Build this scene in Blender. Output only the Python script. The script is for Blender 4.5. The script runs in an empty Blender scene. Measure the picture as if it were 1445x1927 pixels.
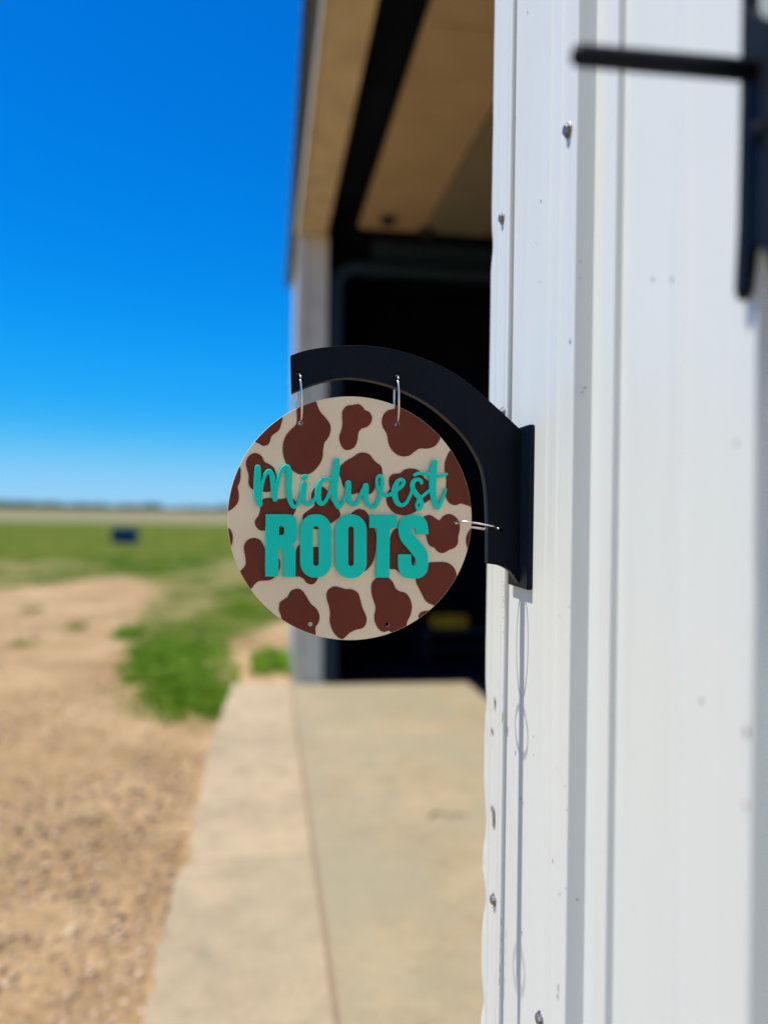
import bpy, math, random
import numpy as np
from mathutils import Vector, Matrix
random.seed(7); rng = np.random.default_rng(7)
sc = bpy.context.scene
col = sc.collection
PI = math.pi

# ------------------------------------------------------------------ camera
YAW, ROLL, FPX, EYE = math.radians(8.7), math.radians(0.8), 1447.0, 1.5
cam_d = bpy.data.cameras.new('camera')
cam = bpy.data.objects.new('camera', cam_d); col.objects.link(cam)
cam.location = (0, 0, EYE)
cam.rotation_euler = (Matrix.Rotation(-YAW, 3, 'Z') @ Matrix.Rotation(PI/2, 3, 'X') @ Matrix.Rotation(ROLL, 3, 'Z')).to_euler()
cam_d.sensor_fit = 'VERTICAL'; cam_d.sensor_height = 34.62; cam_d.sensor_width = 25.96
cam_d.lens = 26.0; cam_d.clip_start = 0.02; cam_d.clip_end = 9000
cam_d.dof.use_dof = True; cam_d.dof.focus_distance = 0.79; cam_d.dof.aperture_fstop = 1.75
cam_d.dof.aperture_blades = 0
sc.camera = cam

# ------------------------------------------------------------------ light
SUN_TAN = 2.5
sdir = Vector((-1.0, 0.016, SUN_TAN)).normalized()
w = bpy.data.worlds.new('World'); sc.world = w; w.use_nodes = True
nt = w.node_tree; nt.nodes.clear()
sky = nt.nodes.new('ShaderNodeTexSky'); sky.sky_type = 'NISHITA'; sky.sun_disc = False
sky.sun_elevation = math.asin(sdir.z); sky.sun_rotation = math.radians(-89)
sky.altitude = 600; sky.air_density = 1.0; sky.dust_density = 0.0; sky.ozone_density = 5.0
hs = nt.nodes.new('ShaderNodeHueSaturation'); hs.inputs['Saturation'].default_value = 1.35
bg = nt.nodes.new('ShaderNodeBackground'); bg.inputs['Strength'].default_value = 0.092
ow = nt.nodes.new('ShaderNodeOutputWorld')
nt.links.new(sky.outputs[0], hs.inputs['Color']); tn = nt.nodes.new('ShaderNodeMix'); tn.data_type = 'RGBA'; tn.blend_type = 'MULTIPLY'; tn.inputs[0].default_value = 1.0; tn.inputs[7].default_value = (.42, 1.08, 1.22, 1)
nt.links.new(hs.outputs[0], tn.inputs[6]); 
SK = .1197    # brings the sky to display range for the curve, then back
dn = nt.nodes.new('ShaderNodeVectorMath'); dn.operation = 'SCALE'; dn.inputs['Scale'].default_value = SK
up = nt.nodes.new('ShaderNodeVectorMath'); up.operation = 'SCALE'; up.inputs['Scale'].default_value = 1/SK
cv = nt.nodes.new('ShaderNodeRGBCurve'); cv.mapping.use_clip = True
for ch, pts_ in ((0, [(0, 0), (.016, .002), (.033, .007), (.076, .03), (.164, .145), (.27, .26), (1, .7)]),
                 (1, [(0, 0), (.167, .185), (.253, .262), (.341, .335), (.5, .42), (.73, .55), (1, .64)]),
                 (2, [(0, 0), (.3, .4), (.584, .74), (.74, .86), (.853, .93), (1, .93)])):
    c_ = cv.mapping.curves[ch]
    c_.points[0].location = pts_[0]; c_.points[1].location = pts_[-1]
    for p_ in pts_[1:-1]: c_.points.new(*p_)
cv.mapping.update()
nt.links.new(tn.outputs[2], dn.inputs[0]); nt.links.new(dn.outputs[0], cv.inputs['Color']); nt.links.new(cv.outputs[0], up.inputs[0]); nt.links.new(up.outputs[0], bg.inputs[0]); nt.links.new(bg.outputs[0], ow.inputs[0])
sl = bpy.data.lights.new('sun', 'SUN'); sl.energy = 5.0; sl.angle = math.radians(0.53); sl.color = (1.0, 0.955, 0.88)
so = bpy.data.objects.new('sun', sl); col.objects.link(so); so.rotation_euler = sdir.to_track_quat('Z', 'Y').to_euler()
vs = sc.view_settings; vs.view_transform = 'Standard'; vs.look = 'None'; vs.exposure = 0.38; vs.gamma = 1.0; vs.use_curve_mapping = False
sc.render.resolution_x = 767; sc.render.resolution_y = 1024

# ------------------------------------------------------------------ measuring: a point of the photograph (1445 x 1927) as a sight line
F = Vector((math.sin(YAW), math.cos(YAW), 0)); R0 = Vector((math.cos(YAW), -math.sin(YAW), 0)); U0 = Vector((0, 0, 1))
RR = R0*math.cos(ROLL) + U0*math.sin(ROLL); UU = U0*math.cos(ROLL) - R0*math.sin(ROLL)
def ray(px, py): return F*FPX + RR*(px-722.5) + UU*(963.5-py)
def onY(px, py, Y):
    d = ray(px, py); t = Y/d.y; return Vector((d.x*t, Y, EYE+d.z*t))
def onX(px, py, X):
    d = ray(px, py); t = X/d.x; return Vector((X, d.y*t, EYE+d.z*t))
def onZ(px, py, Z=0.0):
    d = ray(px, py); t = (Z-EYE)/d.z; return Vector((d.x*t, d.y*t, Z))

# ------------------------------------------------------------------ helpers
def tag(o, label=None, cat=None, group=None, kind=None):
    if label: o['label'] = label
    if cat: o['category'] = cat
    if group: o['group'] = group
    if kind: o['kind'] = kind
    return o
def empty(name, loc, label, cat, group=None):
    o = bpy.data.objects.new(name, None); col.objects.link(o); o.location = loc; o.empty_display_size = .05
    return tag(o, label, cat, group)
def link(name, me, mat=None, parent=None, smooth=False):
    o = bpy.data.objects.new(name, me); col.objects.link(o)
    if mat is not None:
        me.materials.clear(); me.materials.append(mat)
    if smooth:
        me.polygons.foreach_set('use_smooth', [True]*len(me.polygons))
    if parent is not None:
        o.parent = parent
        off = Vector((0, 0, 0)); p = parent
        while p is not None: off += Vector(p.location); p = p.parent
        o.location = -off          # meshes are written in world coordinates
    return o
def mesh(name, V, Fc, mat=None, parent=None, smooth=False):
    me = bpy.data.meshes.new(name); me.from_pydata([tuple(v) for v in V], [], Fc); me.update()
    return link(name, me, mat, parent, smooth)
class MB:
    def __init__(s): s.V = []; s.F = []
    def add(s, V, Fc):
        n = len(s.V); s.V += [tuple(v) for v in V]; s.F += [tuple(i+n for i in f) for f in Fc]
    def box(s, x0, x1, y0, y1, z0, z1, b=0.0):
        if b <= 0:
            V = [(x, y, z) for x in (x0, x1) for y in (y0, y1) for z in (z0, z1)]
            s.add(V, [(0, 1, 3, 2), (4, 6, 7, 5), (0, 4, 5, 1), (2, 3, 7, 6), (0, 2, 6, 4), (1, 5, 7, 3)]); return
        import bmesh
        bm = bmesh.new(); bmesh.ops.create_cube(bm, size=1)
        for v in bm.verts:
            v.co = Vector(((x0+x1)/2+v.co.x*(x1-x0), (y0+y1)/2+v.co.y*(y1-y0), (z0+z1)/2+v.co.z*(z1-z0)))
        bmesh.ops.bevel(bm, geom=list(bm.edges), offset=b, segments=2, affect='EDGES')
        bm.verts.index_update()
        s.add([v.co.copy() for v in bm.verts], [[v.index for v in f.verts] for f in bm.faces]); bm.free()
    def tube(s, pts, rad, n=12, caps=True, closed=False):
        pts = [Vector(p) for p in pts]; m = len(pts)
        rads = rad if hasattr(rad, '__len__') else [rad]*m
        V = []; up = None
        for i, p in enumerate(pts):
            if closed: t = (pts[(i+1) % m]-pts[i-1]).normalized()
            else: t = (pts[min(i+1, m-1)]-pts[max(i-1, 0)]).normalized()
            if up is None:
                up = t.orthogonal().normalized()
            up = (up - t*up.dot(t)).normalized(); sd = t.cross(up)
            for k in range(n):
                a = 2*PI*k/n; V.append(p+(up*math.cos(a)+sd*math.sin(a))*rads[i])
        Fc = []
        for i in range(m if closed else m-1):
            j = (i+1) % m
            for k in range(n):
                k2 = (k+1) % n; Fc.append((i*n+k, i*n+k2, j*n+k2, j*n+k))
        if caps and not closed:
            Fc.append(tuple(range(n))[::-1]); Fc.append(tuple((m-1)*n+k for k in range(n)))
        s.add(V, Fc)
    def build(s, name, mat, parent=None, smooth=False): return mesh(name, s.V, s.F, mat, parent, smooth)

# ------------------------------------------------------------------ materials
def new_mat(name):
    m = bpy.data.materials.new(name); m.use_nodes = True
    return m, m.node_tree, m.node_tree.nodes['Principled BSDF']
def N(t, typ, **kw):
    n = t.nodes.new(typ)
    for k, v in kw.items():
        if hasattr(n, k): setattr(n, k, v)
        else: n.inputs[k.replace('_', ' ')].default_value = v
    return n
def objco(t):
    return t.nodes.new('ShaderNodeTexCoord').outputs['Object']
def noise(t, scale, detail=4, rough=.55, vec=None, stretch=None):
    n = N(t, 'ShaderNodeTexNoise', Scale=scale, Detail=detail, Roughness=rough)
    c = vec or objco(t)
    if stretch:
        mp = t.nodes.new('ShaderNodeMapping'); mp.inputs['Scale'].default_value = stretch
        t.links.new(c, mp.inputs[0]); c = mp.outputs[0]
    t.links.new(c, n.inputs['Vector']); return n.outputs['Fac']
def ramp(t, fac, stops):
    r = t.nodes.new('ShaderNodeValToRGB'); e = r.color_ramp.elements
    while len(e) < len(stops): e.new(.5)
    for i, (p, c) in enumerate(stops):
        e[i].position = p; e[i].color = (*c, 1) if len(c) == 3 else c
    t.links.new(fac, r.inputs[0]); return r.outputs[0]
def mix(t, fac, a, b, mode='MIX'):
    m = t.nodes.new('ShaderNodeMix'); m.data_type = 'RGBA'; m.blend_type = mode
    for s, v in ((m.inputs[0], fac), (m.inputs[6], a), (m.inputs[7], b)):
        if isinstance(v, (int, float)): s.default_value = v
        elif isinstance(v, (tuple, list)): s.default_value = (*v, 1) if len(v) == 3 else v
        else: t.links.new(v, s)
    return m.outputs[2]
def bump(t, bs, h, strength=.3, dist=.01):
    b = N(t, 'ShaderNodeBump', Strength=strength, Distance=dist)
    t.links.new(h, b.inputs['Height']); t.links.new(b.outputs[0], bs.inputs['Normal'])
def simple(name, c, rough=.5, metal=0.0, var=.12, vs_=30, bmp=0.0, bs_=200, spec=.3):
    m, t, b = new_mat(name)
    f = noise(t, vs_, 5)
    c2 = tuple(max(0, x*(1-var)) for x in c); c1 = tuple(min(1, x*(1+var)) for x in c)
    t.links.new(ramp(t, f, [(.3, c2), (.7, c1)]), b.inputs['Base Color'])
    b.inputs['Roughness'].default_value = rough; b.inputs['Metallic'].default_value = metal
    if spec is not None: b.inputs['Specular IOR Level'].default_value = spec
    if bmp: bump(t, b, noise(t, bs_, 3), bmp, .001)
    return m

# white painted steel: faint oil-canning, fine dirt, sparse dark nicks and rust
def white_steel():
    m, t, b = new_mat('white_steel')
    base = ramp(t, noise(t, 2.2, 4, stretch=(1, 1, .35)), [(.3, (.65, .675, .615)), (.7, (.70, .72, .66))])
    streak = ramp(t, noise(t, 26, 5, .7, stretch=(1, 1, .07)), [(.52, (0, 0, 0)), (.8, (1, 1, 1))])
    c = mix(t, mix(t, 1.0, streak, (.16, .16, .16), 'MULTIPLY'), base, (.42, .42, .38))
    co = objco(t)
    mp = t.nodes.new('ShaderNodeMapping'); mp.inputs['Scale'].default_value = (1, 1, .55); t.links.new(co, mp.inputs[0])
    wob = N(t, 'ShaderNodeTexNoise', Scale=260.0, Detail=2.0); t.links.new(co, wob.inputs['Vector'])
    va = t.nodes.new('ShaderNodeVectorMath'); va.operation = 'MULTIPLY_ADD'; va.inputs[1].default_value = (.004,)*3
    t.links.new(wob.outputs['Color'], va.inputs[0]); t.links.new(mp.outputs[0], va.inputs[2])
    v = N(t, 'ShaderNodeTexVoronoi', Scale=34.0); t.links.new(va.outputs[0], v.inputs['Vector'])
    size = t.nodes.new('ShaderNodeMath'); size.operation = 'MULTIPLY'; size.inputs[1].default_value = .11
    sep = t.nodes.new('ShaderNodeSeparateColor'); t.links.new(v.outputs['Color'], sep.inputs[0])
    pw = t.nodes.new('ShaderNodeMath'); pw.operation = 'POWER'; pw.inputs[1].default_value = 4.0
    t.links.new(sep.outputs[0], pw.inputs[0]); t.links.new(pw.outputs[0], size.inputs[0])
    lt = t.nodes.new('ShaderNodeMath'); lt.operation = 'LESS_THAN'
    t.links.new(v.outputs['Distance'], lt.inputs[0]); t.links.new(size.outputs[0], lt.inputs[1])
    rust = ramp(t, noise(t, 8, 2), [(.45, (.07, .065, .06)), (.6, (.16, .10, .06))])
    c = mix(t, lt.outputs[0], c, rust)
    smu = ramp(t, noise(t, 90, 5, .7), [(.68, (0, 0, 0)), (.82, (.45, .45, .45))])
    c = mix(t, smu, c, (.42, .42, .40))
    t.links.new(c, b.inputs['Base Color'])
    b.inputs['Roughness'].default_value = .38
    h = noise(t, 5, 3, stretch=(1, 1, .4)); h2 = noise(t, 400, 2)
    bb = N(t, 'ShaderNodeBump', Strength=.12, Distance=.0006); t.links.new(h2, bb.inputs['Height'])
    b2 = N(t, 'ShaderNodeBump', Strength=.35, Distance=.006); t.links.new(h, b2.inputs['Height'])
    t.links.new(bb.outputs[0], b2.inputs['Normal']); t.links.new(b2.outputs[0], b.inputs['Normal'])
    return m
M = {}
M['white'] = white_steel()
M['jamb'] = simple('jamb_paint', (.78, .79, .70), .5, var=.08, vs_=6)
M['wood'] = simple('weathered_plywood', (.62, .50, .33), .75, var=.16, vs_=5, bmp=.2)
M['door'] = simple('door_panel_tan', (.47, .35, .22), .6, var=.1, vs_=3)
M['door2'] = simple('door_panel_grey', (.24, .22, .16), .6, var=.1, vs_=3)  # darker, greyer tone for every section after the first
M['darkmetal'] = simple('dark_trim', (.035, .035, .04), .45, .3)
M['roof'] = simple('roof_steel', (.25, .26, .28), .4, .5)
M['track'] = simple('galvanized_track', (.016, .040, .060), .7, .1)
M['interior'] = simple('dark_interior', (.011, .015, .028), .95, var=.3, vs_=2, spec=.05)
M['shadefloor'] = simple('shadow_toned_floor', (.014, .022, .034), .85, var=.3, vs_=2, spec=.1)  # same concrete in shade: the darkness is put into the colour
M['screw'] = simple('zinc_screw', (.26, .26, .25), .42, .9, var=.4, vs_=600, bmp=.4, bs_=900)
M['ring'] = simple('steel_wire', (.72, .70, .66), .22, 1.0, var=.1)
M['yellow'] = simple('yellow_plastic', (.75, .42, .03), .5)
M['bench'] = simple('dark_steel_bench', (.03, .035, .05), .6)
M['bluebox'] = simple('blue_steel_box', (.03, .075, .15), .5, var=.2, vs_=2)
M['hook'] = simple('black_wrought_iron', (.004, .007, .011), .6, 0, spec=.15, var=.3, bmp=.5, bs_=300)

def printed(name, c, rough, spec=.5, layer=True, var=.06):
    m, t, b = new_mat(name)
    f = noise(t, 14, 5)
    t.links.new(ramp(t, f, [(.3, tuple(x*(1-var) for x in c)), (.7, tuple(min(1, x*(1+var)) for x in c))]), b.inputs['Base Color'])
    b.inputs['Roughness'].default_value = rough; b.inputs['Specular IOR Level'].default_value = spec
    # fine diagonal toolpath lines of a printed plastic surface
    co = objco(t); mp = t.nodes.new('ShaderNodeMapping'); mp.inputs['Rotation'].default_value = (0, PI/4, 0)
    t.links.new(co, mp.inputs[0])
    wv = N(t, 'ShaderNodeTexWave', Scale=260.0, Distortion=.6, Detail=1.0); wv.bands_direction = 'X'
    t.links.new(mp.outputs[0], wv.inputs['Vector'])
    bb = N(t, 'ShaderNodeBump', Strength=.4, Distance=.0004); t.links.new(wv.outputs['Fac'], bb.inputs['Height'])
    b2 = N(t, 'ShaderNodeBump', Strength=.25, Distance=.002); t.links.new(noise(t, 30, 3), b2.inputs['Height'])
    t.links.new(bb.outputs[0], b2.inputs['Normal']); t.links.new(b2.outputs[0], b.inputs['Normal'])
    return m
M['cream'] = printed('cream_plastic', (.90, .70, .455), .55, .2)
M['brown'] = printed('brown_plastic', (.165, .036, .019), .5, .13, var=.12)
M['teal'] = printed('teal_plastic', (.000, .68, .50), .42, .2)
M['black'] = printed('black_plastic', (.0015, .005, .011), .42, .12, var=.2)

# concrete
def concrete(name, c, stain=0.0):
    m, t, b = new_mat(name)
    f = noise(t, 1.1, 6, .6); g = noise(t, 45, 5, .7); s = noise(t, 3.5, 5, .65)
    base = ramp(t, f, [(.3, tuple(x*.84 for x in c)), (.5, c), (.72, tuple(min(1, x*1.12) for x in c))])
    base = mix(t, .8, base, ramp(t, noise(t, 6, 7, .7), [(.3, (.74, .76, .72)), (.52, (1, 1, 1)), (.75, (1.14, 1.12, 1.08))]), 'MULTIPLY')
    base = mix(t, .45, base, ramp(t, g, [(.3, (.5, .5, .5)), (.7, (1, 1, 1))]), 'MULTIPLY')
    if stain:
        sm = ramp(t, noise(t, .9, 5, .6), [(.42, (0, 0, 0)), (.56, (stain,)*3)])
        base = mix(t, sm, base, (.265, .235, .15))
    spot = ramp(t, s, [(.60, (0, 0, 0)), (.70, (.6, .6, .6))])
    base = mix(t, spot, base, (.20, .165, .11))
    t.links.new(base, b.inputs['Base Color']); b.inputs['Roughness'].default_value = .85
    bump(t, b, mix(t, .5, s, g), .5, .008)
    return m
M['apron'] = concrete('apron_concrete', (.41, .32, .20))
M['apron2'] = concrete('rough_apron_concrete', (.39, .305, .19), .35)
M['slab'] = concrete('stained_concrete', (.36, .285, .172), .75)

# ground: bare dirt and gravel, with grass where the coverage attribute says it grows
def ground_mat():
    m, t, b = new_mat('ground_cover')
    at = t.nodes.new('ShaderNodeAttribute'); at.attribute_name = 'cover'
    sp = t.nodes.new('ShaderNodeSeparateColor'); t.links.new(at.outputs['Color'], sp.inputs[0])
    dirt = ramp(t, noise(t, .9, 7, .62), [(.28, (.28, .182, .090)), (.5, (.385, .262, .138)), (.72, (.49, .348, .20))])
    peb = ramp(t, noise(t, 22, 5, .75), [(.32, (.42, .42, .42)), (.5, (.95, .95, .95)), (.68, (1.45, 1.4, 1.34))])
    dirt = mix(t, .7, dirt, ramp(t, noise(t, 5, 6, .7), [(.3, (.72, .72, .72)), (.7, (1.25, 1.25, 1.25))]), 'MULTIPLY'); dirt = mix(t, .7, dirt, peb, 'MULTIPLY')
    grs = ramp(t, noise(t, .35, 6, .6), [(.3, (.030, .085, .002)), (.52, (.060, .105, .006)), (.75, (.12, .13, .022))])
    grs = mix(t, .5, grs, ramp(t, noise(t, 12, 4, .7), [(.3, (.5, .5, .5)), (.7, (1.3, 1.3, 1.3))]), 'MULTIPLY')
    dry = ramp(t, noise(t, 2.0, 6, .65), [(.3, (.12, .13, .035)), (.7, (.27, .22, .095))])
    pale = ramp(t, noise(t, .02, 5, .6), [(.3, (.15, .16, .075)), (.7, (.27, .22, .15))])
    def edge(ch, sc_, width):
        nz = noise(t, sc_, 5, .65)
        a = t.nodes.new('ShaderNodeMath'); a.operation = 'MULTIPLY_ADD'; a.inputs[1].default_value = 1.3; a.inputs[2].default_value = -.65
        t.links.new(nz, a.inputs[0])
        ad = t.nodes.new('ShaderNodeMath'); ad.operation = 'ADD'; t.links.new(ch, ad.inputs[0]); t.links.new(a.outputs[0], ad.inputs[1])
        mr = N(t, 'ShaderNodeMapRange'); mr.inputs['From Min'].default_value = .5-width; mr.inputs['From Max'].default_value = .5+width
        t.links.new(ad.outputs[0], mr.inputs['Value']); return mr.outputs[0]
    c = mix(t, edge(sp.outputs[0], 2.6, .3), dirt, mix(t, edge(sp.outputs[1], 1.5, .3), grs, dry))
    c = mix(t, sp.outputs[2], c, pale)
    t.links.new(c, b.inputs['Base Color']); b.inputs['Roughness'].default_value = 1.0; b.inputs['Specular IOR Level'].default_value = 0.0
    bump(t, b, noise(t, 18, 6, .75), .8, .03)
    return m
M['ground'] = ground_mat()
def leafmat(name, stops):
    m, t, b = new_mat(name)
    at = t.nodes.new('ShaderNodeAttribute'); at.attribute_name = 'tone'
    t.links.new(ramp(t, at.outputs['Fac'], stops), b.inputs['Base Color'])
    b.inputs['Roughness'].default_value = .6; b.inputs['Specular IOR Level'].default_value = .25
    return m
M['grass'] = leafmat('grass_blades', [(0, (.09, .21, .004)), (.5, (.19, .38, .010)), (.8, (.32, .42, .04)), (1, (.50, .42, .17))])
M['trees'] = leafmat('far_leaves', [(0, (.03, .06, .02)), (1, (.07, .11, .035))])
M['stone'] = leafmat('gravel_stone', [(0, (.24, .155, .09)), (.5, (.42, .285, .175)), (1, (.62, .47, .33))])

# ------------------------------------------------------------------ GROUND
GZ = -0.05
def poly_w(pts): return np.array([onZ(x, y, GZ)[:2] for x, y in pts])
def inside(P, poly):
    x, y = P[:, 0], P[:, 1]; r = np.zeros(len(P), bool); n = len(poly)
    for i in range(n):
        x0, y0 = poly[i]; x1, y1 = poly[(i+1) % n]
        if y0 == y1: continue
        c = ((y0 > y) != (y1 > y)) & (x < (x1-x0)*(y-y0)/(y1-y0)+x0)
        r ^= c
    return r
lawn = poly_w([(-900, 1180), (-300, 1128), (0, 1106), (90, 1098), (150, 1092), (215, 1082), (280, 1088), (310, 1104), (285, 1125), (262, 1170), (240, 1215), (232, 1245),
               (275, 1292), (330, 1330), (372, 1362), (420, 1352), (446, 1300), (420, 1272), (398, 1235), (415, 1205), (475, 1190), (525, 1172), (600, 1150), (900, 1060), (1500, 1010)])
lawn = np.vstack([lawn, [[4000, 4000], [-4000, 4000], [-4000, lawn[0][1]]]])
clump = poly_w([(235, 1240), (275, 1210), (330, 1205), (390, 1215), (410, 1262), (440, 1280), (446, 1310), (420, 1352), (375, 1362), (325, 1325), (272, 1290)])
tuft = poly_w([(470, 1266), (490, 1240), (520, 1225), (548, 1228), (562, 1240), (562, 1272)])
tuftb = poly_w([(222, 1185), (262, 1182), (262, 1205), (232, 1208)])
weeds = [poly_w([(x-w_, y), (x, y-h), (x+w_, y), (x, y+h)]) for x, y, w_, h in ((45, 1212, 26, 9), (142, 1178, 20, 7), (60, 1148, 22, 6))]
dryp = [poly_w([(285, 1085), (400, 1048), (560, 1030), (560, 1090), (430, 1110), (350, 1180), (255, 1180), (262, 1130)]),
        poly_w([(-600, 1140), (-400, 1075), (0, 1052), (120, 1050), (230, 1062), (140, 1085), (0, 1108)])]
def field(P, poly, j):
    s = np.zeros(len(P)); dist = np.maximum(np.hypot(P[:, 0], P[:, 1]), 1)
    for k in range(12):
        a = 2*PI*k/12+.3; r = j*dist*(.5+.5*(k % 2))
        s += inside(P+np.stack([np.cos(a)*r*.6, np.sin(a)*r*1.6], 1), poly)
    return s/12
def cover(P):
    g = field(P, lawn, .045)
    for q in (tuft, tuftb): g = np.maximum(g, .8*field(P, q, .02))
    for q in weeds: g = np.maximum(g, .62*field(P, q, .012))
    d = np.zeros(len(P))
    for q in dryp: d = np.maximum(d, field(P, q, .05))
    d = np.where(P[:, 1] > 15, np.minimum(1, d*.8), d)
    d = np.maximum(d, .34)
    d = d*(1-field(P, clump, .03))
    pa = 1/(1+np.exp(-(P[:, 1]-84)/2.0))
    pa = pa*(1-.8/(1+np.exp(-(P[:, 1]-600)/60)))
    return g, d, pa
angs = np.concatenate([np.arange(-62, 62, .3), np.arange(62, 298, 5.9)])*PI/180
rad = np.concatenate([[0.3], 0.9*np.exp(np.linspace(0, math.log(6000/0.9), 330))])
A, Rd = np.meshgrid(angs, rad)
GX = (np.sin(A)*Rd).ravel(); GY = (np.cos(A)*Rd).ravel()
Pg = np.stack([GX, GY], 1); g, d, pa = cover(Pg)
from mathutils import noise as mn
zz = np.full(len(GX), GZ)
for i in range(len(GX)):
    r = math.hypot(GX[i], GY[i])
    if r < 60:
        zz[i] += (mn.noise(Vector((GX[i]*.7, GY[i]*.7, 0)))*.03+mn.noise(Vector((GX[i]*5, GY[i]*5, 3)))*.012)*min(1, 12/max(r, 1)) - .012
inb = (GX > -.5) & (GY > -3) & (GY < 9.5) & (GX < 12)
zz[inb] = np.minimum(zz[inb], GZ-.004)
na, nr = len(angs), len(rad)
idx = np.arange(na*nr).reshape(nr, na)
q = np.stack([idx[:-1, :], np.roll(idx, -1, 1)[:-1, :], np.roll(idx, -1, 1)[1:, :], idx[1:, :]], -1).reshape(-1, 4)[:, ::-1]
gm = bpy.data.meshes.new('ground'); gm.from_pydata(np.stack([GX, GY, zz], 1).tolist(), [], q.tolist()); gm.update()
ca = gm.color_attributes.new('cover', 'FLOAT_COLOR', 'POINT')
ca.data.foreach_set('color', np.stack([g, d, pa, np.ones(len(g))], 1).ravel())
go = link('ground', gm, M['ground'], smooth=True); tag(go, kind='structure')

def soup(name, V, Fc, tone, mat, smooth=False, **k):
    me = bpy.data.meshes.new(name)
    V = np.asarray(V, np.float32); Fc = np.asarray(Fc, np.int32)
    me.vertices.add(len(V)); me.vertices.foreach_set('co', V.ravel())
    me.loops.add(Fc.size); me.loops.foreach_set('vertex_index', Fc.ravel())
    me.polygons.add(len(Fc)); me.polygons.foreach_set('loop_start', np.arange(0, Fc.size, Fc.shape[1], dtype=np.int32))
    me.update(calc_edges=True); me.validate()
    a = me.attributes.new('tone', 'FLOAT', 'POINT'); a.data.foreach_set('value', np.asarray(tone, np.float32))
    return tag(link(name, me, mat, smooth=smooth), **k)

from mathutils import noise as mn
# grass blades: bent two-segment blades
def blades(P, h, wd, tone):
    n = len(P); a = rng.uniform(0, 2*PI, n); ln = rng.uniform(.1, .8, n)*h; la = rng.uniform(0, 2*PI, n)
    dx, dy = np.cos(a)*wd/2, np.sin(a)*wd/2; lx, ly = np.cos(la)*ln, np.sin(la)*ln
    z0 = np.full(n, GZ-.015)
    V = np.stack([np.stack([P[:, 0]-dx, P[:, 1]-dy, z0], 1), np.stack([P[:, 0]+dx, P[:, 1]+dy, z0], 1),
                  np.stack([P[:, 0]+dx*.8+lx*.35, P[:, 1]+dy*.8+ly*.35, z0+h*.6], 1), np.stack([P[:, 0]-dx*.8+lx*.35, P[:, 1]-dy*.8+ly*.35, z0+h*.6], 1),
                  np.stack([P[:, 0]+lx, P[:, 1]+ly, z0+h], 1)], 1)
    b = np.arange(n)[:, None]*5
    Fc = np.concatenate([b+np.array([0, 1, 2]), b+np.array([0, 2, 3]), b+np.array([3, 2, 4])])
    return V.reshape(-1, 3), Fc, np.repeat(tone, 5)
def scatter(poly, n, jit=.02):
    lo, hi = poly.min(0), poly.max(0)
    P = rng.uniform(lo, hi, (n, 2)); k = inside(P+rng.normal(0, jit*4, P.shape), poly); return P[k]
sets = []
P1 = scatter(clump, 60000, .045); P1 = P1[[mn.noise(Vector((x*3.2, y*3.2, 4)))+.5*mn.noise(Vector((x*9, y*9, 2))) > -.12 for x, y in P1]]; sets.append((P1, rng.uniform(.012, .05, len(P1)), .013, .9))
P2 = scatter(tuft, 5000, .04); P2 = P2[[mn.noise(Vector((x*4, y*3, 7))) > -.15 for x, y in P2]]; sets.append((P2, rng.uniform(.02, .13, len(P2)), .011, .9))
P3 = scatter(tuftb, 1500, .03); sets.append((P3, rng.uniform(.03, .10, len(P3)), .010, .8))
Pn = np.stack([rng.uniform(-7, 1.2, 150000), rng.uniform(6, 26, 150000)], 1)
gg, dd, _ = cover(Pn); k = rng.uniform(0, 1, len(Pn)) < gg**2*(1-.55*dd); k &= np.array([mn.noise(Vector((x*.8, y*.8, 8))) > .05 for x, y in Pn]); k &= ~((Pn[:, 0] > .1) & (Pn[:, 1] < 9.6))
P4 = Pn[k]; sets.append((P4, rng.uniform(.015, .05, len(P4)), .016, 1.0))
for q_ in weeds:
    pw_ = scatter(q_, 400, .03); sets.append((pw_, rng.uniform(.02, .06, len(pw_)), .012, .95))
Vs, Fs, Ts, off = [], [], [], 0
for P_, h_, w_, tm in sets:
    if not len(P_): continue
    tn = np.clip(rng.uniform(0, tm, len(P_)), 0, 1)
    v_, f_, t_ = blades(P_, h_, w_, tn); Vs.append(v_); Fs.append(f_+off); Ts.append(t_); off += len(v_)
soup('grass', np.concatenate(Vs), np.concatenate(Fs), np.concatenate(Ts), M['grass'],
     label='short green grass and weeds growing beside the concrete slab', cat='grass', kind='stuff')

# loose gravel on the dirt
ico = [(0, 0, 1), (.894, 0, .447), (.276, .851, .447), (-.724, .526, .447), (-.724, -.526, .447), (.276, -.851, .447),
       (.724, .526, -.447), (-.276, .851, -.447), (-.894, 0, -.447), (-.276, -.851, -.447), (.724, -.526, -.447), (0, 0, -1)]
icf = [(0, 1, 2), (0, 2, 3), (0, 3, 4), (0, 4, 5), (0, 5, 1), (1, 6, 2), (2, 7, 3), (3, 8, 4), (4, 9, 5), (5, 10, 1), (6, 7, 2), (7, 8, 3), (8, 9, 4), (9, 10, 5), (10, 6, 1),
       (11, 7, 6), (11, 8, 7), (11, 9, 8), (11, 10, 9), (11, 6, 10)]
ico = np.array(ico); icf = np.array(icf)
n = 30000
Y = 1.6*np.exp(rng.uniform(0, math.log(12/1.6), n)); X = -.36-rng.uniform(0, 1, n)**1.1*(Y*.65+.6)
Pn = np.stack([X, Y], 1); gg, dd, _ = cover(Pn); Pn = Pn[gg < .3]; n = len(Pn)
s = .003+.011*rng.uniform(0, 1, n)**4.5*1.2
V = ico[None]*(s[:, None, None]*rng.uniform(.7, 1.3, (n, 12, 1)))*np.array([1, 1, .6])*rng.uniform(.7, 1.4, (n, 1, 3))
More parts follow.
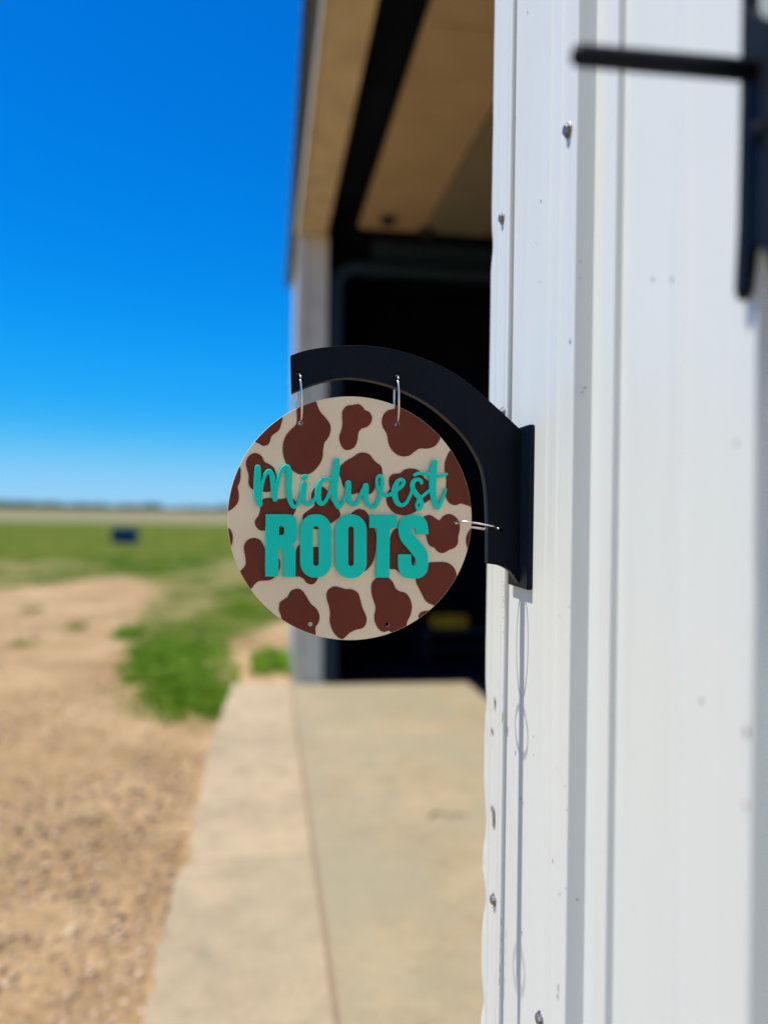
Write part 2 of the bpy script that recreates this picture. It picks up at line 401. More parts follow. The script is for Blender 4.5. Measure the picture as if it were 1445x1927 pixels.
V[:, :, 0] += Pn[:, 0:1]; V[:, :, 1] += Pn[:, 1:2]; V[:, :, 2] += GZ-.010+s[:, None]*.3
Fc = (np.arange(n)[:, None, None]*12+icf[None]).reshape(-1, 3)
soup('gravel', V.reshape(-1, 3), Fc, np.repeat(rng.uniform(0, 1, n)**1.3, 12), M['stone'],
     label='loose tan gravel stones scattered over the bare dirt drive', cat='gravel', kind='stuff')

# far tree line
n = 60000
X = rng.uniform(-900, 500, n); Yb = 760+rng.uniform(-25, 25, n)
hh = np.array([5.2+4.5*mn.noise(Vector((x/38, 5.1, 0)))+3.4*mn.noise(Vector((x/9, 1.7, 0))) for x in X])
gapm = np.array([mn.noise(Vector((x/120, 9.1, 0))) for x in X])
hh = np.maximum(hh*np.where(gapm < -.25, .55, 1.0), 1.6)
Z = rng.uniform(0, 1, n)**.8*hh
c = np.stack([X, Yb, Z], 1)
T3 = rng.normal(0, .75, (n, 3, 3))+c[:, None, :]
soup('treeline', T3.reshape(-1, 3), np.arange(3*n).reshape(-1, 3), np.repeat(rng.uniform(0, 1, n), 3), M['trees'],
     label='low dark line of trees along the far horizon', cat='trees', kind='stuff')

# ------------------------------------------------------------------ CONCRETE: apron slabs and the floor inside the doorway
FAR = 6.72; NEAR = -1.2; GROOVE = 0.228
def slab(name, outline, z0, z1, mat, parent=None, kind=None):
    n = len(outline); V = [(x, y, z1) for x, y in outline]+[(x, y, z0) for x, y in outline]
    # small chamfer ring
    cx = sum(p[0] for p in outline)/n; cy = sum(p[1] for p in outline)/n
    top = [(x+(cx-x)*.006, y+(cy-y)*.0002, z1) for x, y in outline]
    V = top+[(x, y, z1-.010) for x, y in outline]+[(x, y, z0) for x, y in outline]
    Fc = [tuple(range(n))]
    for i in range(n):
        j = (i+1) % n; Fc += [(i, n+i, n+j, j), (n+i, 2*n+i, 2*n+j, n+j)]
    o = mesh(name, V, Fc, mat, parent)
    if kind: o['kind'] = kind
    return o
def edge_pts(pts, sub=10, amp=.010):
    out = []
    for (x0, y0), (x1, y1) in zip(pts[:-1], pts[1:]):
        for k in range(sub):
            t = k/sub; x = x0+(x1-x0)*t; y = y0+(y1-y0)*t
            out.append((x+mn.noise(Vector((y*9, 2.2, 0)))*amp+mn.noise(Vector((y*30, 7.2, 0)))*amp*.6, y))
    out.append(pts[-1]); return out
apron = empty('concrete_apron', (0, 0, 0), None, None); apron['kind'] = 'structure'
L = [onZ(x, y, 0) for x, y in ((440, 1286), (425, 1325), (396, 1400), (380, 1480), (365, 1545), (356, 1619.8))]
L2 = [onZ(x, y, 0) for x, y in ((356, 1620.2), (330, 1660), (312, 1740), (290, 1830), (266, 1927))]
ls = edge_pts([(p.x, p.y) for p in L], 8, .012)
J = onZ(356, 1620, 0).y
right = [(GROOVE-.006, J+.0006), (GROOVE-.006, FAR)]
slab('slab', ls+right, -.2, .0, M['apron'], apron)
ls2 = edge_pts([(p.x, p.y) for p in L2], 10, .018)
slab('slab', ls2+[(-.40, 1.0), (-.42, NEAR), (GROOVE-.006, NEAR), (GROOVE-.006, J-.0006)], -.2, -.001, M['apron2'], apron)
slab('floor', [(GROOVE+.006, NEAR), (GROOVE+.006, FAR-.004), (1.86, FAR-.004), (1.86, NEAR)][::-1], -.2, 0.0, M['slab'], None, 'structure')
slab('shaded_shop_floor', [(1.864, NEAR), (1.864, FAR), (8, FAR), (8, NEAR)][::-1], -.2, -.002, M['shadefloor'], None, 'structure')  # split at the header's shadow edge, shade painted as near-black floor
slab('shaded_shop_floor', [(.50, FAR+.004), (.50, 9.3), (8, 9.3), (8, FAR+.004)][::-1], -.2, -.002, M['shadefloor'], None, 'structure')  # floor past the jamb, its shade painted in the same near-black
mesh('joint_filler', [(GROOVE-.007, NEAR, -.005), (GROOVE+.007, NEAR, -.005), (GROOVE+.007, FAR, -.005), (GROOVE-.007, FAR, -.005)], [(0, 1, 2, 3)],
     simple('joint_dirt', (.24, .175, .11), .95), apron)

# ------------------------------------------------------------------ BUILDING
bld = empty('metal_building', (.274, 0, 0), 'white ribbed steel building with an open overhead garage door beyond its corner', 'building')
D = .274; TOP = 4.15
def H(h): return D-h
# wall panel: profile of ribs across Y, (Y, height of the rib)
prof = [(-.50, 0), (-.20, 0)]
for yb in (-.10, .135):
    prof += [(yb, 0), (yb+.0043, .015), (yb+.0243, .015), (yb+.036, 0), (yb+.10, 0), (yb+.102, .0015), (yb+.112, .0015), (yb+.114, 0)]
prof += [(.3745, 0), (.3757, .0165), (.398, .0165), (.410, 0), (.4740, 0), (.4765, .0016), (.4900, .0016), (.4925, 0), (.5693, 0), (.5698, .0066), (.590, .0066), (.601, 0),
         (.6245, 0), (.6252, .0165), (.650, .0165), (.662, 0), (.7000, 0), (.7020, .0011), (.7140, .0011), (.7160, 0), (.7280, 0), (.7300, .0010), (.7450, .0010), (.747, 0), (.8430, 0)]
def profile_wall(name, prof, x_of, mat, parent, z0, z1, nz, fn=None, smooth=False):
    # round each crease slightly
    pr = [prof[0]]
    for a, b, c in zip(prof[:-2], prof[1:-1], prof[2:]):
        a, b, c = Vector(a), Vector(b), Vector(c)
        da, dc = (a-b), (c-b); r = min(.0009, da.length*.3, dc.length*.3)
        p0 = b+da.normalized()*r; p1 = b+dc.normalized()*r
        pr += [tuple(p0), tuple((p0+p1)/2*.5+b*.5), tuple(p1)]
    pr.append(prof[-1])
    n = len(pr); V = []; Fc = []
    for k in range(nz+1):
        z = z0+(z1-z0)*k/nz
        for (y, h) in pr:
            dy, dh = fn(y, h, z) if fn else (0, 0)
            V.append((x_of(h+dh), y+dy, z))
    for k in range(nz):
        for i in range(n-1):
            Fc.append((k*n+i, (k+1)*n+i, (k+1)*n+i+1, k*n+i+1))
    return mesh(name, V, Fc, mat, parent, smooth)
def oil(y, h, z):
    return 0, .0009*mn.noise(Vector((y*9, z*1.6, 0)))*(1 if h < .001 else .25)
profile_wall('wall_panel', [p for p in prof if p[0] <= .4765], H, M['white'], bld, -.02, TOP, 60, oil)
profile_wall('wall_panel', [(.4740, -.0009)]+[p for p in prof if p[0] >= .4765], H, M['white'], bld, -.02, TOP, 60, oil)
# corner trim: stands 5 mm proud, wraps the corner, dented along the edge
ctr = EYE
dents = [(onX(930, 470, D).z, .0035, .018), (onX(925, 1400, D).z, -.004, .03), (onX(925, 1560, D).z, .006, .035), (onX(925, 1640, D).z, -.004, .02), (onX(925, 1700, D).z, .008, .03),
         (onX(925, 1905, D).z, .007, .02), (onX(925, 1330, D).z, .004, .02)]
def dent(y, h, z):
    if y < .895: return 0, .0003*mn.noise(Vector((1, z*9, 0)))
    s = sum(a*math.exp(-((z-zc)/wd)**2) for zc, a, wd in dents)
    return -s-.0012*mn.noise(Vector((3, z*22, 0))), -abs(s)*.25
trim = profile_wall('corner_trim', [(.8445, -.002), (.8452, .0048), (.8560, .0050), (.8568, .0035), (.8576, .0052), (.8900, .0056), (.8908, .0030), (.8925, .0058), (.9150, .0052), (.9222, .0030), (.9240, -.004), (.9240, -.03), (.9240, -.222)],
                    H, M['white'], bld, -.02, 3.9, 500, dent)
# inner side of the near wall: opening reveal and dark lining
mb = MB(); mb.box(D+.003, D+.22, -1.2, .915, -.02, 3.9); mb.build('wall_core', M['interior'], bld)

# screws
def screw(px, py, h, parent):
    p = onX(px, py, D-h); x = D-h
    mb = MB()
    mb.tube([(x+.001, p.y, p.z), (x-.0010, p.y, p.z), (x-.0018, p.y, p.z)], [.0072, .0072, .0064], 20)
    mb.tube([(x-.0016, p.y, p.z), (x-.0040, p.y, p.z), (x-.0046, p.y, p.z)], [.0052, .0052, .0044], 6)
    return mb.build('screw', M['screw'], parent)
for px, py, h in ((1070, 245, .0165), (1017, 1917, 0.0)):
    screw(px, py, h, bld)
trims = []
for px, py in ((946, 411), (947, 777), (930, 1693)):
    trims.append(screw(px, py, .0052, trim))
for zz_ in (.25, 2.6, 3.1):
    mb = MB(); mb.tube([(D-.0052, .878, zz_), (D-.011, .878, zz_)], .0045, 6); mb.build('screw', M['screw'], trim)

# far jamb with casing, header, track
XJ0, XJ1 = .262, .505
mb = MB(); mb.box(XJ0, XJ1, FAR, FAR+.10, -.02, 3.9); mb.build('door_jamb', M['jamb'], bld)
mb = MB(); mb.box(XJ0-.028, XJ0+.055, FAR-.022, FAR-.002, -.02, 3.9, .004); mb.build('jamb_casing', M['jamb'], bld)
# outer wall beyond the opening and above it
profile_wall('wall_panel', [(FAR+.10+.0001, 0)]+[(FAR+.15+i*.23+dy, hh_) for i in range(7) for dy, hh_ in ((0, 0), (.0043, .015), (.0243, .015), (.036, 0))]+[(8.5, 0)],
             H, M['white'], bld, -.02, TOP, 4)
profile_wall('wall_panel', [(.925, 0)]+[(1.0+i*.23+dy, hh_) for i in range(25) for dy, hh_ in ((0, 0), (.0043, .015), (.0243, .015), (.036, 0))]+[(FAR+.098, 0)],
             H, M['white'], bld, 3.965, TOP, 2)
mb = MB(); mb.box(D+.004, XJ1-.01, .92, FAR+.1, 3.93, 4.13); mb.build('door_header', M['interior'], bld)
mb = MB(); mb.box(.245, XJ1-.02, .93, FAR-.003, 3.90, 3.928); mb.build('header_board', M['wood'], bld)
mb = MB(); mb.box(.226, .243, .93, FAR+.02, 3.885, 3.963, .003); mb.build('header_trim', M['jamb'], bld)
# roof with overhanging eave
mb = MB(); zt = 4.14
V = [(.150, -1.3, zt), (.215, 9.1, zt), (8.2, 9.1, zt+1.6), (8.2, -1.3, zt+1.6)]
V2 = [(x, y, z+.05) for x, y, z in V]
mb.add(V+V2, [(0, 1, 2, 3), (7, 6, 5, 4), (0, 4, 5, 1), (1, 5, 6, 2), (2, 6, 7, 3), (3, 7, 4, 0)])
roof = mb.build('roof', M['roof'], bld)
mb = MB(); mb.add([(.120, -1.3, zt-.045), (.147, -1.3, zt-.045), (.147, -1.3, zt+.055), (.120, -1.3, zt+.055), (.185, 9.12, zt-.045), (.212, 9.12, zt-.045), (.212, 9.12, zt+.055), (.185, 9.12, zt+.055)],
                  [(0, 1, 2, 3), (7, 6, 5, 4), (0, 4, 5, 1), (1, 5, 6, 2), (2, 6, 7, 3), (3, 7, 4, 0)])
mb.build('drip_edge', M['darkmetal'], roof)
for i in range(44):
    y = -1.1+i*.2286; x = .118+(y+1.3)*.00625
    mb = MB(); mb.add([(x, y, zt+.056), (x, y+.06, zt+.056), (x, y+.045, zt+.078), (x, y+.015, zt+.078), (x+7, y, zt+.056+1.42), (x+7, y+.06, zt+.056+1.42), (x+7, y+.045, zt+.078+1.42), (x+7, y+.015, zt+.078+1.42)],
                      [(0, 1, 2, 3), (7, 6, 5, 4), (1, 5, 6, 2), (2, 6, 7, 3), (3, 7, 4, 0)])
    mb.build('roof_rib', M['roof'], roof)
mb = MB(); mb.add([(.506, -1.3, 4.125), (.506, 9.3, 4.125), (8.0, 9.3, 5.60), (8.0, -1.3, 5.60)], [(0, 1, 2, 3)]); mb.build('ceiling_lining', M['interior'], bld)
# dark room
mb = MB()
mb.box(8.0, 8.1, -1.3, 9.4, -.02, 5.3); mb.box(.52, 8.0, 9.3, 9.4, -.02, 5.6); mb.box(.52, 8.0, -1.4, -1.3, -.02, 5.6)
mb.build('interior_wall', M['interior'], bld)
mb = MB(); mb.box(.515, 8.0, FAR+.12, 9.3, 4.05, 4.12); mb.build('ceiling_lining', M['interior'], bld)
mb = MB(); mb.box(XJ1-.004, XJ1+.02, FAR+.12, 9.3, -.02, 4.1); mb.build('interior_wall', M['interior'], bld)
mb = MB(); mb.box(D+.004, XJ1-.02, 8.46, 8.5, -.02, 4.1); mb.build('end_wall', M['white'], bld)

# overhead door, raised and lying under the roof
door = empty('garage_door', (.75, .95, 3.98), None, None); door.parent = bld; door.location = Vector((.75, .95, 3.98))-bld.location
zd = 3.955
for i in range(6):
    x0 = .755+i*.575; x1 = x0+.563
    mb = MB()
    mb.box(x0, x1, 1.0, FAR-.12, zd, zd+.045, .004)
    # stiles on the underside
    for k in range(7):
        yy = 1.0+(FAR-1.16)*k/6
        mb.box(x0+.01, x1-.01, yy, yy+.045, zd-.006, zd+.002)
    mb.build('door_section', M['door'] if i == 0 else M['door2'], door)
for (px, py) in ((730, 414), (800, 436)):
    p = onZ(px, py, 3.93)
    mb = MB(); mb.tube([(p.x-.05, p.y, p.z), (p.x+.05, p.y, p.z)], .05, 16); mb.tube([(p.x-.07, p.y, p.z), (p.x-.05, p.y, p.z), (p.x+.07, p.y, p.z)], .012, 8)
    mb.build('roller', M['darkmetal'], door)
# track: up the jamb, round the bend, along under the roof
pts = [(.58, FAR-.04, .02), (.58, FAR-.04, 3.45)]
for k in range(1, 10):
    a = PI/2*k/9; pts.append((.58+.17*(1-math.cos(a)), FAR-.04, 3.45+.17*math.sin(a)+.0))
pts.append((4.6, FAR-.04, 3.62))
V = []; Fc = []
for i, p in enumerate(pts):
    t_ = Vector(pts[min(i+1, len(pts)-1)])-Vector(pts[max(i-1, 0)]); t_.normalize(); nrm = Vector((t_.z, 0, -t_.x))
    for s_, yy in ((-.045, -.03), (.045, -.03), (.045, .03), (-.045, .03)): V.append(Vector(p)+nrm*s_+Vector((0, yy, 0)))
for i in range(len(pts)-1):
    for k in range(4): Fc.append((i*4+k, i*4+(k+1) % 4, (i+1)*4+(k+1) % 4, (i+1)*4+k))
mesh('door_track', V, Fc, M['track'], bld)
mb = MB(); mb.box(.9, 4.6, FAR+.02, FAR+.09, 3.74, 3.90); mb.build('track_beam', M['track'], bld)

# ------------------------------------------------------------------ things in the dark shop
bench = empty('workbench', (1.9, 7.6, 0), 'dark steel workbench standing in the unlit shop beyond the doorway', 'workbench')
mb = MB(); mb.box(1.55, 2.35, 7.45, 7.95, .30, .34, .004); mb.build('bench_top', M['bench'], bench)
mb = MB(); mb.box(1.60, 2.30, 7.50, 7.90, .12, .14); mb.build('shelf', M['bench'], bench)
for x in (1.57, 2.29):
    for y in (7.47, 7.89):
        mb = MB(); mb.box(x, x+.04, y, y+.04, 0, .30); mb.build('leg', M['bench'], bench)
tb = empty('toolbox', (1.75, 7.6, .34), 'yellow toolbox on the dark bench inside the unlit doorway', 'toolbox')
mb = MB(); mb.box(1.66, 2.02, 7.52, 7.72, .342, .43, .008); mb.build('box', M['yellow'], tb)
mb = MB(); mb.box(1.655, 2.025, 7.515, 7.725, .432, .47, .008); mb.build('lid', M['yellow'], tb)
mb = MB(); mb.tube([(1.76, 7.62, .47), (1.76, 7.62, .50), (1.80, 7.62, .515), (1.88, 7.62, .515), (1.92, 7.62, .50), (1.92, 7.62, .47)], .008, 8); mb.build('handle', M['darkmetal'], tb)
for x in (1.72, 1.93):
    mb = MB(); mb.box(x, x+.03, 7.505, 7.514, .415, .45, .002); mb.build('latch', M['darkmetal'], tb)

# far blue box in the field
p = onZ(233, 1023, GZ)
bx = empty('utility_box', (p.x, p.y, GZ), 'dark blue utility box standing alone in the green field', 'utility box')
mb = MB(); mb.box(p.x-.52, p.x+.52, p.y, p.y+.7, GZ, GZ+.62, .02); mb.build('body', M['bluebox'], bx)
mb = MB(); mb.box(p.x-.56, p.x+.56, p.y-.04, p.y+.74, GZ+.622, GZ+.70, .02); mb.build('lid', M['bluebox'], bx)
for sx in (-1, 1):
    mb = MB(); mb.box(p.x+sx*.25-.23, p.x+sx*.25+.23, p.y-.015, p.y-.001, GZ+.08, GZ+.58, .005); mb.build('door', M['bluebox'], bx)

# ------------------------------------------------------------------ SIGN
YS = 0.790                       # front of the bracket arm
K = onY(723, 964, YS).length and (onY(724, 964, YS)-onY(723, 964, YS)).length   # metres per photo pixel on that plane
def cm(points, closed=True, sub=8):
    """Catmull-Rom through points"""
    P = [Vector(p) for p in points]; n = len(P); out = []
    rng_ = range(n) if closed else range(n-1)
    for i in rng_:
        if closed: p0, p1, p2, p3 = P[i-1], P[i], P[(i+1) % n], P[(i+2) % n]
        else: p0, p1, p2, p3 = P[max(i-1, 0)], P[i], P[i+1], P[min(i+2, n-1)]
        for k in range(sub):
            t = k/sub
            out.append(.5*((2*p1)+(p2-p0)*t+(2*p0-5*p1+4*p2-p3)*t*t+(3*p1-p0-3*p2+p3)*t**3))
    if not closed: out.append(P[-1])
    return out
def plate(name, loops, yf, thick, bev, mat, parent, smooth=False):
    """flat piece cut to outlines given in photo pixels on the sign's plane; front face at y=yf, thickness in metres, bev in px"""
    cu = bpy.data.curves.new(name, 'CURVE'); cu.dimensions = '2D'; cu.fill_mode = 'BOTH'
    th = thick/K
    cu.extrude = max(th/2-bev, .01); cu.bevel_depth = bev; cu.bevel_resolution = 2; cu.offset = -bev
    for lp in loops:
        s_ = cu.splines.new('POLY'); s_.points.add(len(lp)-1)
        for i, p in enumerate(lp): s_.points[i].co = (p[0]-658, 975-p[1], 0, 1)
        s_.use_cyclic_u = True
    ob = bpy.data.objects.new(name, cu)
    me = bpy.data.meshes.new_from_object(ob); bpy.data.objects.remove(ob); bpy.data.curves.remove(cu)
    for v in me.vertices:
        q_ = onY(v.co.x+658, 975-v.co.y, YS)
        v.co = (q_.x, yf+thick/2-v.co.z*K, q_.z)
    me.name = name
    o = link(name, me, mat, parent, smooth)
    return o
CX, CY, RAD = 658.4, 975.3, 230.2
def circ(cx, cy, r, n=24): return [(cx+r*math.cos(2*PI*k/n), cy+r*math.sin(2*PI*k/n)) for k in range(n)]
holes = [(566, 795.5), (748.5, 798), (860.5, 982.5), (584.5, 1175.5), (729.5, 1176)]
HR = 4.4
YD = YS+.003
c0 = onY(CX, CY, YS)
sign = empty('round_sign', (c0.x, YD, c0.z), 'round cow print sign reading Midwest ROOTS in turquoise, hung from the black bracket', 'sign')
plate('disc', [circ(CX, CY, RAD, 180)]+[circ(x, y, HR) for x, y in holes], YD, .0042, .5, M['cream'], sign)
OFF = {'A': (400, 720), 'B': (640, 720), 'C': (400, 960), 'D': (640, 960)}
def rg(reg, pts): ox, oy = OFF[reg]; return [(ox+x/5.558, oy+y/5.558) for x, y in pts]
spots = [
 rg('A', [(885, 200), (980, 130), (1075, 180), (1100, 240), (1135, 310), (1185, 365), (1230, 430), (1238, 500), (1215, 570), (1172, 630), (1160, 700), (1150, 790), (1110, 870), (1040, 940), (970, 962), (890, 950), (820, 900), (765, 830), (738, 730), (740, 640), (765, 560), (810, 500), (862, 450), (882, 410), (884, 330)]),
 rg('A', [(728, 340), (715, 450), (690, 500), (645, 535), (615, 565), (600, 620), (575, 650), (530, 658), (490, 635), (440, 600), (480, 460), (600, 350)]),
 rg('A', [(350, 840), (370, 780), (420, 740), (475, 740), (520, 775), (545, 825), (590, 850), (635, 880), (660, 930), (670, 1000), (650, 1080), (600, 1138), (545, 1142), (480, 1125), (430, 1118), (395, 1095), (378, 1050), (378, 970), (360, 900)]),
 rg('A', [(278, 880), (295, 960), (285, 1040), (265, 1090), (275, 1160), (272, 1230), (240, 1290), (150, 1345), (60, 1250), (140, 980)]),
 rg('A', [(520, 1230), (590, 1205), (660, 1222), (740, 1213), (820, 1205), (862, 1235), (880, 1280), (866, 1350), (840, 1395)])+rg('C', [(800, 150), (745, 248), (690, 262), (610, 235), (550, 215), (505, 215), (465, 185), (445, 140), (450, 100), (480, 60), (497, 10)]),
 rg('A', [(1035, 1200), (1050, 1130), (1095, 1090), (1150, 1088), (1195, 1120), (1218, 1190), (1260, 1260), (1310, 1310), (1338, 1370), (1328, 1410)])+rg('C', [(1290, 105), (1240, 140), (1160, 190), (1080, 198), (1000, 170), (950, 110), (950, 50)])+rg('A', [(1000, 1340), (1065, 1290), (1062, 1240)]),
 rg('C', [(905, 370), (960, 362), (1050, 386), (1110, 390), (1160, 450), (1165, 560), (1130, 660), (1105, 710), (1075, 762), (1035, 780), (985, 762), (955, 722), (910, 698), (868, 690), (855, 600), (868, 480), (880, 410)]),
 rg('C', [(330, 400), (345, 340), (390, 300), (450, 293), (500, 315), (530, 360), (560, 420), (640, 455), (695, 500), (710, 560), (700, 630), (655, 700), (600, 735), (530, 740), (480, 748), (440, 780), (385, 830), (250, 760), (270, 665), (300, 632), (345, 575), (345, 500)]),
 rg('D', [(110, 50), (155, 5), (210, -12), (270, 10), (302, 60), (340, 140), (378, 250), (376, 400), (355, 520), (310, 600), (240, 648), (130, 640), (75, 560), (65, 400), (72, 200), (85, 100)]),
 rg('D', [(600, 192), (560, 215), (535, 270), (520, 350), (515, 470), (508, 604), (580, 622), (650, 660), (750, 600), (790, 500), (760, 390), (700, 250), (650, 200)]),
 rg('D', [(870, 85), (920, 52), (965, 60), (1010, 90), (1045, 106), (1080, 65), (1130, 42), (1180, 50), (1228, 88), (1252, 140), (1256, 200), (1240, 280), (1235, 350), (1200, 395), (1140, 420), (1100, 445), (1050, 448), (1010, 420), (990, 395), (940, 370), (915, 320), (900, 260), (865, 190)]),
 rg('D', [(920, 556), (1000, 545), (1100, 545), (1160, 570), (1205, 620), (1225, 690), (1240, 800), (1100, 960), (1010, 1000), (955, 988), (900, 955), (865, 890), (830, 820), (800, 760), (800, 700), (840, 620)]),
 rg('D', [(330, 850), (335, 770), (375, 718), (440, 700), (510, 712), (555, 755), (585, 820), (630, 852), (690, 870), (735, 930), (755, 1010), (740, 1100), (705, 1170), (690, 1240), (620, 1310), (552, 1290), (510, 1265), (460, 1278), (410, 1250), (370, 1180), (362, 1110), (375, 1020), (350, 940)]),
 rg('D', [(-45, 800), (-95, 815), (-135, 860), (-137, 930), (-115, 1000), (-102, 1080), (-106, 1150), (-90, 1230), (-45, 1310), (15, 1352), (50, 1338), (100, 1290), (160, 1258), (235, 1238), (272, 1195), (278, 1120), (238, 1025), (214, 935), (188, 868), (130, 832), (60, 828), (10, 812)]),
 rg('C', [(700, 1010), (705, 970), (750, 935), (790, 905), (820, 850), (880, 825), (935, 840), (980, 900), (1030, 980), (1090, 1035), (1122, 1110), (1110, 1180), (1080, 1230), (1072, 1330), (980, 1400), (800, 1300), (735, 1170), (715, 1100), (697, 1050)]),
 rg('B', [(25, 350), (30, 290), (75, 240), (130, 232), (190, 222), (235, 245), (265, 285), (310, 305), (338, 360), (325, 420), (285, 460), (230, 480), (195, 520), (185, 600), (155, 670), (90, 703), (40, 690), (5, 630), (-5, 560), (18, 490), (28, 420)]),
 rg('B', [(585, 230), (575, 268), (510, 285), (460, 330), (440, 400), (450, 460), (490, 530), (505, 600), (530, 680), (590, 745), (660, 770), (730, 760), (790, 715), (840, 687), (920, 688), (990, 665), (1030, 620), (1055, 550), (1000, 400), (820, 290), (690, 220)]),
 rg('B', [(-5, 890), (55, 825), (130, 780), (190, 740), (250, 730), (310, 750), (350, 800), (385, 835), (430, 870), (445, 930), (435, 1000), (380, 1060), (355, 1130), (310, 1168), (250, 1160), (180, 1155), (130, 1168), (65, 1125), (30, 1070), (10, 1000), (-10, 950)]),
 rg('B', [(515, 1050), (520, 990), (560, 955), (630, 945), (680, 908), (740, 897), (800, 905), (840, 930), (880, 990), (925, 1030), (950, 1080), (948, 1150), (958, 1205), (910, 1245), (860, 1280), (790, 1350), (720, 1380), (640, 1385), (560, 1355), (505, 1290), (487, 1220), (500, 1150), (525, 1110)]),
 rg('B', [(1175, 700), (1115, 790), (1097, 870), (1105, 950), (1115, 1010), (1112, 1100), (1110, 1190), (1150, 1260), (1210, 1282), (1270, 1265), (1340, 1285), (1430, 1300), (1440, 1100), (1300, 800)]),
 rg('D', [(1385, 190), (1335, 250), (1322, 320), (1335, 390), (1375, 430), (1420, 300)]),
 rg('D', [(960, 1070), (920, 1055), (880, 1060), (840, 1080), (825, 1130), (860, 1170), (940, 1120)]),
 rg('C', [(165, 190), (205, 240), (213, 290), (205, 355), (180, 385), (110, 290)]),
]
for sp_ in spots:
    lp = []
    for p in cm(sp_, True, 6):
        dx, dy = p[0]-CX, p[1]-CY; r = math.hypot(dx, dy)
        if r > RAD-.7: dx, dy = dx*(RAD-.7)/r, dy*(RAD-.7)/r
        q_ = (CX+dx, CY+dy)
        if not lp or math.hypot(q_[0]-lp[-1][0], q_[1]-lp[-1][1]) > .35: lp.append(q_)
    xs = [a for a, b in lp]; ys = [b for a, b in lp]
    P_ = np.array(lp); hl = [circ(x, y, HR) for x, y in holes if inside(np.array([[x, y]]), P_)[0]]
    plate('cow_spot', [lp]+hl, YD-.0007, .0006, 0, M['brown'], sign)

# block letters
def rrect(x0, x1, y0, y1, r, ry=None, n=8):
    ry = ry or r; out = []
    for cx, cy, a0 in ((x1-r, y0+ry, -PI/2), (x1-r, y1-ry, 0), (x0+r, y1-ry, PI/2), (x0+r, y0+ry, PI)):
        for k in range(n+1):
            a = a0+PI/2*k/n; out.append((cx+r*math.cos(a), cy+ry*math.sin(a)))
    return out
def soft(pts, sharp, sub=5):
    """outline with straight runs between sharp points and Catmull-Rom curves elsewhere"""
    out = []; n = len(pts)
    for i in range(n):
        p1, p2 = Vector(pts[i]), Vector(pts[(i+1) % n])
        p0 = p1 if i in sharp else Vector(pts[i-1]); p3 = p2 if (i+1) % n in sharp else Vector(pts[(i+2) % n])
        for k in range(sub):
            t = k/sub; out.append(tuple(.5*((2*p1)+(p2-p0)*t+(2*p0-5*p1+4*p2-p3)*t*t+(3*p1-p0-3*p2+p3)*t**3)))
    return out
LT = .0034; YL = YD-LT-.0001
Rp = [(555, 42), (780, 42), (840, 55), (873, 90), (885, 140), (885, 275), (873, 325), (836, 360), (862, 386), (870, 430), (868, 703), (738, 697), (736, 440), (727, 408), (700, 400), (693, 410), (690, 697), (552, 693)]
def drop(l):   # remove duplicate points
    o = []
    for p in l:
        if not o or math.hypot(p[0]-o[-1][0], p[1]-o[-1][1]) > .05: o.append(p)
    if math.hypot(o[0][0]-o[-1][0], o[0][1]-o[-1][1]) < .05: o.pop()
    return o
def letter(loops): return plate('letter', [drop(l) for l in loops], YL, LT, .8, M['teal'], sign)
letter([rg('C', soft(Rp, {0, 1, 7, 9, 10, 11, 12, 14, 15, 16, 17})), rg('C', soft([(697, 168), (728, 168), (747, 184), (750, 215), (747, 245), (733, 258), (697, 262)], {0, 1, 5, 6}))])
letter([rg('C', rrect(915, 1245, 42, 706, 150, 165)), rg('C', rrect(1053, 1110, 166, 582, 28))])
letter([rg('D', rrect(-52, 278, 44, 712, 150, 165)), rg('D', rrect(85, 142, 170, 583, 28))])
letter([rg('D', [(305, 50), (595, 50), (595, 187), (522, 187), (515, 705), (373, 705), (383, 187), (305, 185)])])
Sp = [(925, 252), (800, 254), (789, 225), (787, 197), (770, 183), (753, 193), (746, 215), (752, 240), (790, 283), (835, 330), (880, 385), (910, 440), (922, 520), (920, 590), (903, 650), (855, 700), (780, 716), (700, 710), (645, 680), (612, 620), (604, 540), (605, 462), (742, 462), (743, 545), (753, 575), (772, 582), (788, 562), (788, 520), (765, 475), (700, 395), (645, 330), (618, 270), (608, 200), (614, 140), (638, 90), (690, 60), (770, 50), (845, 62), (893, 100), (915, 160)]
letter([rg('D', soft(Sp, {0, 1, 21, 22}))])

